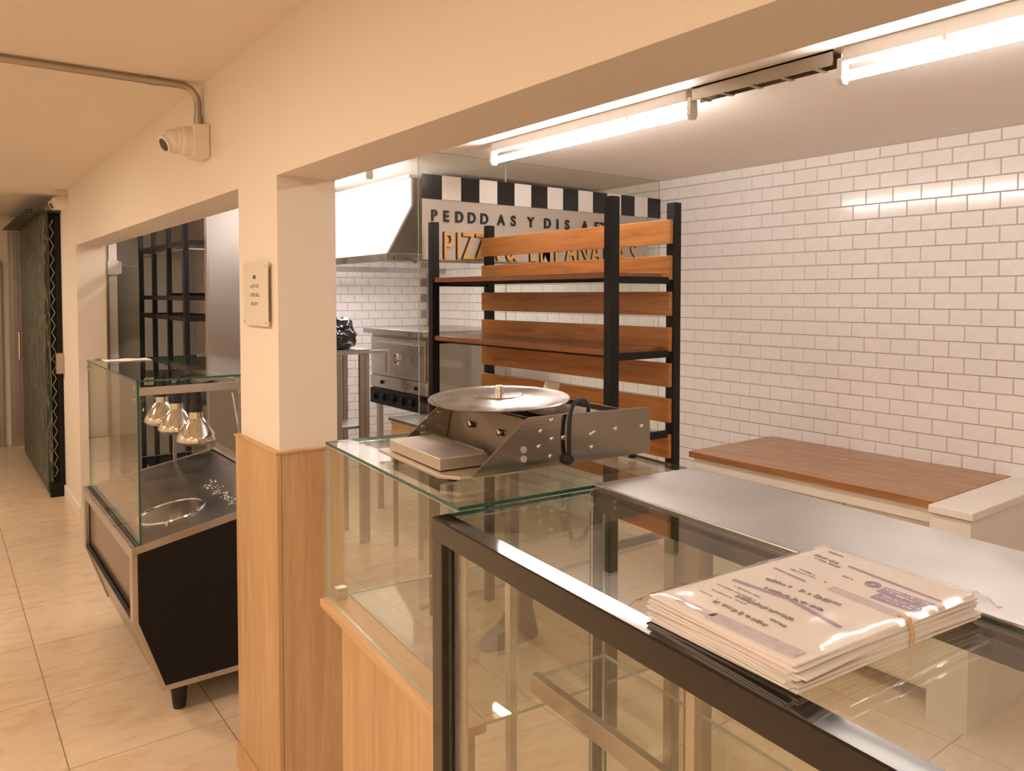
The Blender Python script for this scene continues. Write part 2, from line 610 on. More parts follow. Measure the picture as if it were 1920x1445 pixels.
# column cladding, baseboards ---------------------------------------
T = 0.016
ZW = 1.185
tr = bpy.data.objects.new('trim_1', None)
COL.objects.link(tr)
tr.location = (XW0, YC0, 0)
tr['kind'] = 'structure'
tr['label'] = 'light oak panel cladding around the lower column'
setoff(XW0, YC0, 0)
MB().box(XW0 - T, XW0 - .0005, YC0 - T, YC1 + T, 0, ZW).build('cladding_panel', M['oak'], tr, .0015)
MB().box(XW0 + .0005, XW1 + T, YC0 - T, YC0 - .0005, 0, ZW).build('cladding_panel', M['oak'], tr, .0015)
MB().box(XW1 + .0005, XW1 + T, YC0, YC1 + T, 0, ZW).build('cladding_panel', M['oak'], tr, .0015)
MB().box(XW0, XW1, YC1 + .0005, YC1 + T, 0, ZW).build('cladding_panel', M['oak'], tr, .0015)
cap = MB()
e_ = T + .004
cap.box(XW0 - e_, XW0 - .0005, YC0 - e_, YC1 + e_, ZW, ZW + .008)
cap.box(XW0, XW1 + e_, YC0 - e_, YC0 - .0005, ZW, ZW + .008)
cap.box(XW1 + .0005, XW1 + e_, YC0, YC1 + e_, ZW, ZW + .008)
cap.box(XW0, XW1, YC1 + .0005, YC1 + e_, ZW, ZW + .008)
cap.build('cap_strip', M['oaky'], tr, .001)
MB().box(XW0 - T - .010, XW0 - T - .0002, YC0 - T, YC1 + T, 0, .085).build('skirting', M['oaky'], tr, .0015)
setoff()
MB().box(XW0 - .014, XW0 - .0005, YJ, YEND, 0, .09).build('baseboard_right', M['wall'], kind='structure', bevel=.002)
MB().box(XW0, XW1, YJ - .014, YJ - .0005, 0, .09).build('baseboard_jamb', M['wall'], kind='structure', bevel=.002)

# steel pillar and steel door in the corridor's end wall
setoff(.72, YEND, 0)
MB().box(.665, .79, YEND - .05, YEND - .001, 0, 2.38).box(.70, .755, YEND - .062, YEND - .05, 0, 2.38).build('trim_2', M['steelz'], kind='structure', bevel=.003, label='steel upright trim on the corridor end wall')
d1 = bpy.data.objects.new('door_1', None)
COL.objects.link(d1)
d1['kind'] = 'structure'
d1['label'] = 'steel door in the corridor end wall'
d1.location = (.1, YEND, 0)
setoff(.1, YEND, 0)
MB().box(-.4, .56, YEND - .035, YEND - .002, 0.01, 2.02).build('door_leaf', M['steelz'], d1, .003)
MB().box(.56, .60, YEND - .06, YEND - .002, 0, 2.06).box(-.44, -.4, YEND - .06, YEND - .002, 0, 2.06).box(-.4, .56, YEND - .06, YEND - .002, 2.02, 2.06).build('door_frame', M['steelz'], d1, .003)
MB().tube([(.50, YEND - .035, 1.02), (.50, YEND - .085, 1.02), (.38, YEND - .085, 1.02)], .010, 10).build('door_handle', M['chrome'], d1, smooth=True)

# ------------------------------------------------------------------ ceiling tube lights
TUBES = [(2.27, 1.91, 3.20), (2.27, 0.05, 1.335), (1.98, 3.98, 5.20), (1.80, 5.45, 6.60)]  # last tube is unseen, added to brighten the storage rack area
TLAB = ['white batten with lit fluorescent tube ending above the sign glass',
        'white batten with lit fluorescent tube above the wooden bench worktop',
        'white batten with lit fluorescent tube in front of the hood',
        'added unseen white batten with lit fluorescent tube over the black storage rack']
for (x, y0, y1), lb in zip(TUBES, TLAB):
    t = thing('tube_light', lb, 'ceiling light', (x, (y0 + y1) / 2, ZK), group='kitchen tube lights')
    MB().box(x - .022, x + .022, y0 + .02, y1 - .02, ZK - .045, ZK).build('batten_housing', M['whitelam'], t, .003)
    MB().tube([(x, y0 + .02, ZK - .085), (x, y1 - .02, ZK - .085)], .0155, 16).build('lamp_tube', M['tube'], t, smooth=True)
    for ye, s in ((y0, 1), (y1, -1)):
        b = MB()
        b.prism([(x - .018, ZK - .03), (x + .018, ZK - .03), (x + .021, ZK - .095), (x + .012, ZK - .11), (x - .012, ZK - .11), (x - .021, ZK - .095)], 'y', ye, ye + s * .019)
        b.build('end_holder', M['whitelam'], t, .002)
    for q in (.25, .75):
        yy = y0 + (y1 - y0) * q
        MB().box(x - .024, x + .024, yy - .006, yy + .006, ZK - .058, ZK - .03).build('clip', M['whitelam'], t)
t = thing('cable_tray', 'grey steel cable channel between the two kitchen tube lights', 'conduit', (2.27, 1.62, ZK))
MB().box(2.245, 2.295, 1.345, 1.90, ZK - .006, ZK).box(2.245, 2.248, 1.345, 1.90, ZK - .048, ZK).box(2.292, 2.295, 1.345, 1.90, ZK - .048, ZK).build('channel', M['galv'], t)
for yy in (1.40, 1.52, 1.64, 1.76, 1.86):
    MB().box(2.240, 2.300, yy - .008, yy + .008, ZK - .051, ZK - .046).build('clip', M['galv'], t)
setoff()

# ------------------------------------------------------------------ conduit + cameras on the corridor wall
t = thing('conduit_pipe', 'galvanised conduit crossing the corridor ceiling and bending down to the camera', 'conduit', (-.3, 3.16, ZC))
r_ = .0135
arc = [(.80 - .06 + .06 * math.sin(a), 3.16, 2.484 - .06 + .06 * math.cos(a)) for a in [i * PI / 16 for i in range(9)]]
arc = [(p[0] + .038, p[1], p[2]) for p in arc]
MB().tube([(XL, 3.20, 2.484), (.55, 3.165, 2.484)] + arc + [(.838, 3.16, 2.345)], r_, 14).build('pipe', M['galv'], t, smooth=True)
MB().tube([(.838, 3.16, 2.372), (.838, 3.16, 2.335)], .0165, 14).build('coupling', M['galv'], t, smooth=True)
MB().tube([(.66, 3.163, 2.484), (.70, 3.162, 2.484)], .0155, 14).build('coupling', M['galv'], t, smooth=True)


def turret(y, z, s, label, box):
    t = thing('security_camera', label, 'camera', (XW0, y, z))
    x = XW0
    if box:
        MB().box(x - .062 * s, x - .0005, y - .060 * s, y + .060 * s, z - .062 * s, z + .062 * s).build('junction_box', M['whiteplastic'], t, .006)
        x -= .062 * s
    MB().lathe([(0, 0), (.056 * s, 0), (.056 * s, .028 * s), (.050 * s, .034 * s), (.050 * s, .044 * s), (.045 * s, .050 * s), (0, .050 * s)], (x, y, z), 28, (-1, 0, 0)).build('base_ring', M['whiteplastic'], t, smooth=True)
    c = Vector((x - .055 * s, y, z - .004 * s))
    prof = [(.046 * s * math.sin(a), -.046 * s * math.cos(a)) for a in [i * PI / 14 for i in range(15)]]
    ax = Vector((-.80, -.22, -.42)).normalized()
    MB().lathe(prof, c, 28, ax).build('eyeball', M['whiteplastic'], t, smooth=True)
    MB().lathe([(.033 * s, .030 * s), (.033 * s, .046 * s), (.026 * s, .0475 * s), (.024 * s, .044 * s)], c, 24, ax).build('bezel', M['whiteplastic'], t, smooth=True)
    MB().lathe([(0, .040 * s), (.0245 * s, .040 * s), (.0235 * s, .0455 * s), (0, .048 * s)], c, 24, ax).build('lens', M['lens'], t, smooth=True)
    setoff()


turret(3.12, 2.265, 1.0, 'white turret security camera on a box under the bent conduit', True)
turret(6.98, 2.40, 1.15, 'white turret security camera mounted beside the green sliding door', False)

# ------------------------------------------------------------------ green sliding door
t = thing('sliding_door', 'tall dark green wood-grain sliding door hung along the corridor wall', 'door', (.78, 8.5, 0))
MB().box(.735, .775, 7.42, 9.55, .035, 2.36).build('door_panel', M['greendoor'], t, .002)
MB().prism([(.60, 2.36), (.854, 2.36), (.854, 2.375), (.60, 2.375)], 'y', 7.35, 9.75).build('top_rail', M['greendoor'], t)
MB().box(.785, .853, 7.44, 9.4, .12, 2.36).build('folded_gate', M['blackmetal'], t)
MB().box(.815, .856, 7.40, 7.44, .02, 2.34).build('gate_post', M['blackmetal'], t, .002)
MB().box(.745, .84, 7.38, 7.45, .0, .12).build('floor_guide', M['blackmetal'], t, .003)
zz = .16
k = 0
while zz < 2.30:
    x0, x1 = (.780, .808) if k % 2 == 0 else (.808, .780)
    MB().tube([(x0, 7.43, zz), (x1, 7.43, zz + .055)], .0032, 6).build('lattice_bar', M['alu'], t)
    zz += .055
    k += 1
MB().box(.80, .857, 7.33, 7.40, 1.03, 1.20).build('lock_box', M['galv'], t, .003)
MB().tube([(.735, 9.40, 1.02), (.70, 9.40, 1.02), (.70, 9.40, 1.30), (.735, 9.40, 1.30)], .012, 8).build('pull_handle', M['chrome'], t, smooth=True)
setoff()

# ------------------------------------------------------------------ text helper
def text_mesh(s, size, depth, bold=0.0, sx=1.0):
    cu = bpy.data.curves.new('txt', 'FONT')
    cu.body = s
    cu.size = size
    cu.extrude = depth
    cu.offset = bold
    cu.align_x = 'CENTER'
    ob = bpy.data.objects.new('txt', cu)
    COL.objects.link(ob)
    dg = bpy.context.evaluated_depsgraph_get()
    me = bpy.data.meshes.new_from_object(ob.evaluated_get(dg))
    bpy.data.objects.remove(ob)
    bpy.data.curves.remove(cu)
    if sx != 1.0:
        for v in me.vertices:
            v.co.x *= sx
    me.materials.clear()
    return me


# acrylic notice on the column
t = thing('notice_plate', 'clear acrylic notice with small dark lettering fixed on the column', 'sign', (XW0, 2.53, 1.68))
Y0, Y1, Z0, Z1 = 2.41, 2.645, 1.58, 1.785
MB().box(XW0 - .016, XW0 - .011, Y0, Y1, Z0, Z1).build('plate', M['acrylic'], t, .001)
for y, z in ((Y0 + .014, Z0 + .012), (Y1 - .014, Z0 + .012), (Y0 + .014, Z1 - .012), (Y1 - .014, Z1 - .012)):
    MB().tube([(XW0, y, z), (XW0 - .0175, y, z)], .004, 10).build('standoff', M['alu'], t)
me = text_mesh('NO', .017, .0003, .0006)
me.materials.append(M['ink'])
piece(me, 'lettering', (-.0165, .0, 1.733 - 1.68), t, (PI / 2, 0, -PI / 2))
for zl, wd in ((1.704, .080), (1.675, .084), (1.646, .066)):
    b = MB()
    y = 2.53 + wd / 2
    while y > 2.53 - wd / 2:
        kk = rnd.choice((0, 1, 2, 3))
        xx = XW0 - .0166
        b.box(xx, xx + .0004, y - .0025, y, zl, zl + .011)
        if kk != 1:
            b.box(xx, xx + .0004, y - .010, y - .0025, zl + (.0 if kk == 0 else .008), zl + (.003 if kk == 0 else .011))
        if kk > 1:
            b.box(xx, xx + .0004, y - .010, y - .0075, zl + (.004 if kk == 2 else 0), zl + .011)
        y -= .0135
    b.build('lettering', M['greyplasticdark'], t)
setoff()

# ------------------------------------------------------------------ display counters (u,v frame)
ZT = 1.335
# -- oak based glass display case
t = thing('oak_display_case', 'glass display case on a light oak base beside the column', 'display case', (.588, 1.09, 0), uv=True)
VL, VR, UF, UB = 1.768, 1.103, .588, 1.105
MB().box(.602, .620, 1.106, 1.706, 0, .945).build('base_panel', M['oak'], t, .002)
MB().box(.572, .640, 1.103, 1.772, .945, .963).build('ledge', M['oaky'], t, .002)
MB().box(1.070, 1.100, 1.103, 1.772, .945, .963).build('back_rail', M['steely'], t, .002)
MB().pane(.641, 1.069, 1.104, 1.770, .9568, .9628).build('glass_deck', [M['glass'], M['glassedge2']], t)
for v in (1.13, 1.74):
    MB().box(1.075, 1.098, v - .012, v + .012, 0, .9445).build('leg', M['steelz'], t, .002)
gm = [M['glass'], M['glassedge']]
gm2 = [M['glass'], M['glassedge2']]
MB().pane(UF, UF + .006, VR, VL, .9635, ZT - .0085).build('glass_pane', gm2, t, label='front glass pane')
MB().pane(UF + .007, UB, VL - .006, VL, .9635, ZT - .0085).build('glass_pane', gm2, t, label='end glass pane')
MB().pane(UF, UB + .006, VR, VL, ZT - .0062, ZT).build('glass_top', gm, t)
MB().box(UB - .03, UB, VL - .04, VL - .012, .9635, ZT - .0085).build('corner_post', M['steelz'], t, .002)
MB().box(UB - .03, UB, VR + .01, VR + .04, .9635, ZT - .0085).build('corner_post', M['steelz'], t, .002)
MB().box(UF + .012, UF + .04, VL - .034, VL - .008, .9635, .990).build('corner_clamp', M['alu'], t, .002)
MB().box(UB - .022, UB, VR, VL - .01, ZT - .035, ZT - .009).build('back_rail', M['steely'], t, .001)

# -- black framed showcase with a steel worktop behind
t = thing('black_showcase', 'black framed glass showcase with papers lying on its top', 'display case', (.53, 1.0, 0), uv=True)
BU0, BU1, BV1, BV0 = .528, .862, 1.080, -.75
RW = .034
MB().prism([(BU0, ZT - RW), (BU0 + .030, ZT - RW), (BU0 + .030, ZT), (BU0 + .002, ZT - .00064), (BU0, ZT - .0026)], 'y', BV0, BV1).build('top_rail', M['lacquer'], t)
MB().box(BU1 - .022, BU1 - .001, BV0, BV1, ZT - RW, ZT - .002).build('back_rail', M['lacquer'], t, .002)
MB().box(BU0, BU0 + .030, BV1 - RW, BV1, .10, ZT - RW).build('corner_post', M['lacquer'], t, .002)
MB().box(BU1 - .024, BU1 - .001, BV1 - .024, BV1, .10, ZT - RW).build('corner_post', M['lacquer'], t, .002)
MB().box(BU0, BU0 + .030, BV0, BV0 + RW, .10, ZT - RW).build('corner_post', M['lacquer'], t, .002)
MB().box(BU1 - .024, BU1 - .001, BV0, BV0 + .024, .10, ZT - RW).build('corner_post', M['lacquer'], t, .002)
MB().box(BU0, BU0 + .030, BV0, BV1, 0, .10).box(BU0 + .03, BU1, BV1 - .03, BV1, 0, .10).box(BU1 - .03, BU1 - .001, BV0, BV1 - .03, 0, .10).build('plinth', M['lacquer'], t, .002)
MB().pane(BU0 + .012, BU0 + .018, BV0 + RW, BV1 - RW, .102, ZT - RW - .0005).build('glass_pane', gm2, t, label='front glass pane')
MB().pane(BU0 + .031, BU1 - .025, BV1 - .012, BV1 - .006, .102, ZT - .009).build('glass_pane', gm2, t, label='end glass pane')
MB().pane(BU1 - .014, BU1 - .008, BV0 + .025, BV1 - .025, .102, ZT - RW - .0005).build('glass_pane', gm2, t, label='rear glass pane')
MB().pane(BU0 + .0305, BU1 - .001, BV0, BV1, ZT - .0065, ZT - .0005).build('glass_top', gm, t)
MB().box(BU0 + .019, BU0 + .031, BV1 - .062, BV1 - .050, .102, ZT - RW - .001).box(BU0 + .019, BU0 + .024, BV1 - .074, BV1 - .062, .102, ZT - RW - .001).build('shelf_channel', M['alu'], t, .001)
MB().box(BU0 + .022, BU0 + .034, .54, .552, .102, ZT - RW - .001).build('shelf_channel', M['alu'], t, .001)
MB().box(.690, .704, BV0 + .03, 1.045, 1.026, 1.058).build('shelf_rail', M['steely'], t, .001)
MB().pane(.705, BU1 - .016, BV0 + .03, 1.045, 1.046, 1.052).build('glass_shelf', gm2, t)

# -- steel worktop behind the showcase
t = thing('steel_worktop', 'satin steel worktop running behind the black framed showcase', 'counter', (.99, 1.0, 0), uv=True)
MB().box(BU1, 1.118, BV0, 1.10, ZT - .012, ZT + .004).build('top_sheet', M['steelsat'], t, .002)
MB().box(BU1 + .004, BU1 + .012, BV0, 1.10, ZT - .045, ZT - .0125).build('front_lip', M['steely'], t, .001)
MB().box(1.098, 1.118, BV0, 1.10, ZT - .055, ZT - .0125).build('rear_lip', M['steely'], t, .001)
for v in (1.06, .15, -.70):
    MB().box(1.07, 1.108, v - .02, v + .02, 0, ZT - .0555).build('leg', M['steelz'], t, .002)

# ------------------------------------------------------------------ dough roller machine on the oak case
t = thing('dough_sheeter', 'steel dough sheeter with sloped side plates standing on the glass case top', 'kitchen machine', (.85, 1.37, ZT + .004), uv=True)
NV, FV = 1.213, 1.545
plate = [(.672, 1.352), (.690, 1.350), (1.100, 1.351), (1.098, 1.4465), (.94, 1.4485), (.800, 1.4500), (.790, 1.4465)]
for nm, v in (('side_plate', NV), ('side_plate', FV)):
    MB().prism(plate, 'y', v - .0015, v + .0015).build(nm, M['steelpol'], t, .0005)
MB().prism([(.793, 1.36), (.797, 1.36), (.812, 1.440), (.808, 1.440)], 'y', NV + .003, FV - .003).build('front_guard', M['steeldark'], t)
MB().box(.860, .99, NV + .003, FV - .003, 1.441, 1.444).build('top_cover', M['steelpol'], t, .0005)
MB().prism([(1.03, 1.445), (1.033, 1.445), (1.045, 1.476), (1.042, 1.476)], 'y', FV - .09, FV - .03).build('rear_guide', M['steelpol'], t)
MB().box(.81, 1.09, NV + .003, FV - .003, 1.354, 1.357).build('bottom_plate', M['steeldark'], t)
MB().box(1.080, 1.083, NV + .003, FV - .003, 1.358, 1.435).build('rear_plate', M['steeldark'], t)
MB().tube([(.835, NV + .004, 1.418), (.835, FV - .004, 1.418)], .020, 24).build('roller', M['steelpol'], t, smooth=True)
MB().tube([(.845, NV + .004, 1.375), (.845, FV - .004, 1.375)], .016, 24).build('roller', M['steelpol'], t, smooth=True)
MB().prism([(.628, NV + .045), (.655, NV + .01), (.71, NV + .003), (.79, NV + .003), (.79, FV - .003), (.628, FV - .003)], 'z', 1.346, 1.3525).build('front_tray', M['traymatte'], t, .001)
MB().box(.640, .742, NV + .062, FV - .035, 1.3545, 1.3775).build('tray_box', M['traymatte'], t, .0015)
for u, v in ((.655, NV + .04), (.66, FV - .04), (1.07, NV + .02), (1.07, FV - .02)):
    MB().tube([(u, v, ZT + .0045), (u, v, 1.3465 if u < .8 else 1.353)], .009, 14).build('foot', M['rubber'], t, smooth=True)
sp = NV - .0015
bolts = [(.847, 1.440), (.848, 1.404), (.875, 1.404), (.845, 1.371), (.822, 1.421), (.818, 1.392), (.943, 1.404), (.950, 1.407), (.944, 1.378), (1.005, 1.409), (1.075, 1.408)]
for u, z in bolts:
    MB().lathe([(0, 0), (.0042, 0), (.0042, .0016), (.0026, .0030), (0, .0030)], (u, sp, z), 12, (0, -1, 0)).build('bolt', M['alu'], t, smooth=True)
for z in (1.390, 1.3725):
    b = MB().lathe([(0, 0), (.0066, 0), (.0066, .003), (.005, .0045), (0, .0045)], (.783, sp, z), 18, (0, -1, 0)).build('push_button', M['greyplastic'], t, smooth=True)
for u, z in ((.735, 1.375), (.735, 1.39), (.745, 1.408), (.775, 1.42)):
    MB().lathe([(0, 0), (.005, 0), (.005, .003), (0, .004)], (u, FV - .0016, z), 12, (0, -1, 0)).build('bolt', M['alu'], t, smooth=True)
for v in (1.32, 1.44):
    MB().lathe([(0, 0), (.007, 0), (.007, .006), (.004, .008), (0, .008)], (.799, v, 1.405), 14, (-1, 0, 0)).build('knurled_screw', M['steelpol'], t, smooth=True)
cab = [(.884, NV - .010, 1.362), (.882, NV - .012, 1.39), (.882, NV - .012, 1.42), (.885, NV - .010, 1.445), (.894, NV - .006, 1.463), (.911, NV, 1.474), (.931, NV + .010, 1.473), (.949, NV + .020, 1.463), (.961, NV + .030, 1.450), (.966, NV + .040, 1.436)]
pts = []
for i in range(len(cab) - 1):
    p0, p1, p2, p3 = [Vector(cab[max(0, min(len(cab) - 1, i + q))]) for q in (-1, 0, 1, 2)]
    for s in range(5):
        u = s / 5
        pts.append(.5 * ((2 * p1) + (p2 - p0) * u + (2 * p0 - 5 * p1 + 4 * p2 - p3) * u * u + (3 * p1 - p0 - 3 * p2 + p3) * u ** 3))
pts.append(Vector(cab[-1]))
MB().tube(pts, .0042, 10).build('power_cable', M['rubber'], t, smooth=True)
MB().lathe([(0, 0), (.012, 0), (.012, .008), (.007, .014), (0, .014)], (.884, sp, 1.362), 16, (0, -1, 0)).build('cable_gland', M['rubber'], t, smooth=True)

# round pan lid lying on the machine
t = thing('pan_lid', 'round aluminium pan lid with knob lying on the dough sheeter', 'pan lid', (.850, 1.41, 1.452), uv=True)
ax = Vector((-.035, -.035, 1)).normalized()
c = Vector((.850, 1.41, 1.4585))
prof = [(0, .011), (.05, .0105), (.052, .0085), (.105, .006), (.134, .003), (.140, .004), (.150, .004), (.152, .002), (.150, 0), (.140, -.0005), (.134, -.0015), (.10, .002), (.05, .0055), (0, .007)]
MB().lathe(prof, c, 64, ax).build('lid_disc', M['pansteel'], t, smooth=True)
MB().lathe([(0, .0105), (.011, .0105), (.0095, .020), (.0098, .026), (.008, .029), (0, .0295)], c, 20, ax).build('knob', M['alu'], t, smooth=True)

# ------------------------------------------------------------------ bundle of papers
t = thing('paper_bundle', 'bundle of printed forms in clear plastic tied with rubber band on the showcase', 'papers', (.70, .517, ZT), uv=True)
NS = 14
cu, cv, PL, PWd = .700, .517, .300, .188
zt = ZT + .0005


def sheet(L_, W_, a, z, th, lift, seed):
    b = MB()
    n, m = 14, 10
    r2 = random.Random(seed)
    ph = r2.uniform(0, 6)
    top = []
    for i in range(n + 1):
        for j in range(m + 1):
            x, y = (i / n - .5) * L_, (j / m - .5) * W_
            xx = cu + x * math.cos(a) - y * math.sin(a)
            yy = cv + x * math.sin(a) + y * math.cos(a)
            d = lift * (.45 + .55 * math.sin(ph + 5 * x / L_ + 3 * y / W_)) * (abs(2 * x / L_) ** 3 + abs(2 * y / W_) ** 3) * .5
            top.append((xx, yy, z + max(0, d)))
    k = len(top)
    fs = []
    for i in range(n):
        for j in range(m):
            q = (i * (m + 1) + j, (i + 1) * (m + 1) + j, (i + 1) * (m + 1) + j + 1, i * (m + 1) + j + 1)
            fs.append(q)
            fs.append(tuple(p + k for p in reversed(q)))
    bd = [i * (m + 1) for i in range(n + 1)] + [n * (m + 1) + j for j in range(1, m + 1)] + [i * (m + 1) + m for i in range(n - 1, -1, -1)] + [j for j in range(m - 1, 0, -1)]
    for i in range(len(bd)):
        p, q = bd[i], bd[(i + 1) % len(bd)]
        fs.append((p, q, q + k, p + k))
    b.add(top + [(x, y, z_ - th) for x, y, z_ in top], fs)
    return b


zs = zt
for i in range(NS):
    th = .0017
    zs += th + .0002
    a = R(rnd.uniform(-3.0, 3.0)) if i < NS - 1 else R(.5)
    sheet(PL * rnd.uniform(.97, 1.0), PWd * rnd.uniform(.96, 1.0), a, zs, th, .0012, i).build('sheet', M['paper'] if i % 3 else M['paperpink'], t, smooth=True)
ZP = zs + .0014


def bar(b, p, q, wd):
    p, q = Vector(p), Vector(q)
    d = (q - p).normalized()
    n = Vector((-d.y, d.x)) * wd / 2
    vs = [p + n, p - n, q - n, q + n]
    b.add([(x.x, x.y, ZP) for x in vs] + [(x.x, x.y, ZP - .0012) for x in vs], [(0, 1, 2, 3), (4, 7, 6, 5), (0, 4, 5, 1), (1, 5, 6, 2), (2, 6, 7, 3), (3, 7, 4, 0)])


def scribble(b, p, q, h, n):
    p, q = Vector(p), Vector(q)
    d = (q - p) / n
    nn = Vector((-d.y, d.x)).normalized()
    for i in range(n):
        if rnd.random() < .18:
            continue
        a = p + d * i
        l = rnd.uniform(.35, .9)
        o = nn * rnd.uniform(-.15, .15) * h
        bar(b, a + o, a + d * l + o, h * rnd.uniform(.35, 1.0))


b = MB()
for p, q in (((.6612, .5912), (.6683, .5219)), ((.6683, .5219), (.6525, .4514))):
    bar(b, p, q, .0042)
bar(b, (.8092, .5491), (.7957, .4337), .0028)
bar(b, (.7307, .5919), (.7251, .5454), .0018)
b.build('printed_line', M['violet'], t)
for (p, q), wd in zip((((.6951, .5738), (.7005, .4819)), ((.6722, .5562), (.6725, .4835)), ((.6287, .5568), (.6281, .484)), ((.5986, .5621), (.5961, .4895))), (.008, .007, .007, .008)):
    b = MB()
    scribble(b, p, q, wd, 26)
    b.build('printed_text', M['greyink'], t)
b = MB()
bar(b, (.7325, .5184), (.726, .4346), .012)
bar(b, (.5690, .5818), (.5700, .5325), .009)
bar(b, (.5690, .5372), (.5714, .4343), .017)
b.build('printed_band', M['lilac'], t)
for p, q in (((.7748, .4865), (.7741, .4326)), ((.7536, .4802), (.7535, .4289))):
    b = MB()
    bar(b, p, q, .017)
    b.build('stamp', M['violet'], t)
    ZP += .0004
    b = MB()
    for o_ in (-.004, .003):
        scribble(b, (p[0] + o_, p[1] - .004), (q[0] + o_, q[1] + .004), .004, 12)
    b.build('stamp_text', M['paper'], t)
    ZP -= .0004
b = MB()
for rr, cc in ((.0075, (.780, .4998)),):
    for k in range(20):
        a0, a1 = 2 * PI * k / 20, 2 * PI * (k + 1) / 20
        for f in (1, .6):
            bar(b, (cc[0] + rr * f * math.cos(a0), cc[1] + rr * f * math.sin(a0)), (cc[0] + rr * f * math.cos(a1), cc[1] + rr * f * math.sin(a1)), .0013)
b.build('round_stamp', M['violet'], t)
b = MB()
for p, q, h in (((.8103, .5948), (.8060, .5600), .006), ((.8010, .5880), (.7960, .5520), .004), ((.7529, .5738), (.7494, .5496), .002), ((.8346, .5936), (.8331, .5669), .003),
                ((.6196, .5873), (.6194, .5358), .0012), ((.6364, .5915), (.6354, .5357), .0012), ((.6113, .4989), (.6093, .4784), .004), ((.7749, .5336), (.7747, .5202), .0015), ((.7440, .58), (.7420, .53), .0012), ((.6480, .578), (.6460, .54), .0012), ((.6060, .588), (.6050, .56), .0012)):
    scribble(b, p, q, h, 14)
b.build('printed_text', M['greyink'], t)
zb0 = ZT + .001
sl = MB()
# loose wavy sleeve over the bundle
n, m = 36, 24
vs = []
for i in range(n + 1):
    for j in range(m + 1):
        x, y = (i / n - .5) * (PL + .042), (j / m - .5) * (PWd + .030)
        e1 = max(0, abs(x) - PL / 2 + .006) / .027
        e2 = max(0, abs(y) - PWd / 2 + .006) / .021
        f = min(1, max(e1, e2))
        nz = noise.noise(Vector((x * 38, y * 38, 2.1))) * .0022 + noise.noise(Vector((x * 95, y * 95, 7))) * .0012 * (0.25 + f)
        z = (ZP + .0022) * (1 - f ** 1.5) + (ZT + .012) * f ** 1.5 + abs(nz) * (1 + 1.6 * f)
        a = R(.5)
        vs.append((cu + x * math.cos(a) - y * math.sin(a), cv + x * math.sin(a) + y * math.cos(a), z))
sl.add(vs, [(i * (m + 1) + j, (i + 1) * (m + 1) + j, (i + 1) * (m + 1) + j + 1, i * (m + 1) + j + 1) for i in range(n) for j in range(m)])
sl.build('plastic_sleeve', M['sleeve'], t, smooth=True)
ub = .722
bp = [(ub, cv - PWd / 2 - .002, ZT + .002), (ub, cv - PWd / 2 - .003, ZT + .016), (ub, cv - PWd / 2 + .001, ZP + .002), (ub, cv - PWd / 2 + .012, ZP + .0032)]
for d in (-.002, 0, .002):
    MB().tube([(p[0] + d, p[1], p[2]) for p in bp], .0009, 6).build('rubber_band', M['band'], t)
setoff()

# ------------------------------------------------------------------ plank backed rack
RX0, RX1, RY0, RY1, RZ = 2.075, 2.425, 2.14, 3.45, 2.055
t = thing('shelf_rack', 'black metal rack with stained plank shelves and slatted wooden back', 'shelf', (2.25, 2.8, 0))
ps = .021
for x in (RX0, RX1):
    for y in (RY0, RY1):
        MB().box(x - ps, x + ps, y - ps, y + ps, 0, RZ).build('post', M['blackmetal'], t, .0015)
for k in range(8):
    zt_ = 1.985 - .1455 * k
    MB().box(RX1 - ps - .020, RX1 - ps - .0005, RY0 - .015, RY1 + .015, zt_ - .098, zt_).build('back_slat', M['pine'], t, .002)
for z, shelf in ((1.755, True), (1.457, True), (1.13, False), (.72, False)):
    for y in (RY0, RY1):
        MB().box(RX0 + ps, RX1 - ps, y - .010, y + .010, z - .030, z - .002).build('side_rail', M['blackmetal'], t, .001)
    if shelf:
        MB().box(RX0 - .012, RX1 - ps - .022, RY0 + ps + .003, RY1 - ps - .003, z - .010, z + .014).build('shelf_board', M['shelfwood'], t, .002)
        MB().box(RX0 + .050, RX0 + .066, RY0 + ps, RY1 - ps, z - .024, z - .0105).build('shelf_rail', M['blackmetal'], t, .001)
setoff()

# ------------------------------------------------------------------ boot shape on the kitchen floor
setoff(2.20, 2.96, 0)
b = MB()
rings = [(0, .0, .165, .048), (.022, .0, .168, .050), (.050, .0, .160, .047), (.080, .018, .135, .044), (.110, .045, .098, .042), (.150, .060, .070, .042), (.22, .062, .062, .046), (.30, .060, .064, .052), (.37, .058, .070, .056)]
seg = 28
vs = []
for z, cx, a, c in rings:
    for k in range(seg):
        th = 2 * PI * k / seg
        px, py = math.cos(th), math.sin(th)
        e = .75
        vs.append((2.20 + cx + a * math.copysign(abs(px) ** e, px), 2.96 + c * math.copysign(abs(py) ** e, py), z))
fs = [tuple(range(seg - 1, -1, -1))]
for i in range(len(rings) - 1):
    for k in range(seg):
        k2 = (k + 1) % seg
        fs.append((i * seg + k, i * seg + k2, (i + 1) * seg + k2, (i + 1) * seg + k))
o = b.add(vs, fs).build('boot_shape', M['boot'], smooth=True)
tag(o, 'dark grey boot shape standing on the kitchen floor under the plank backed rack', 'boot')
setoff()

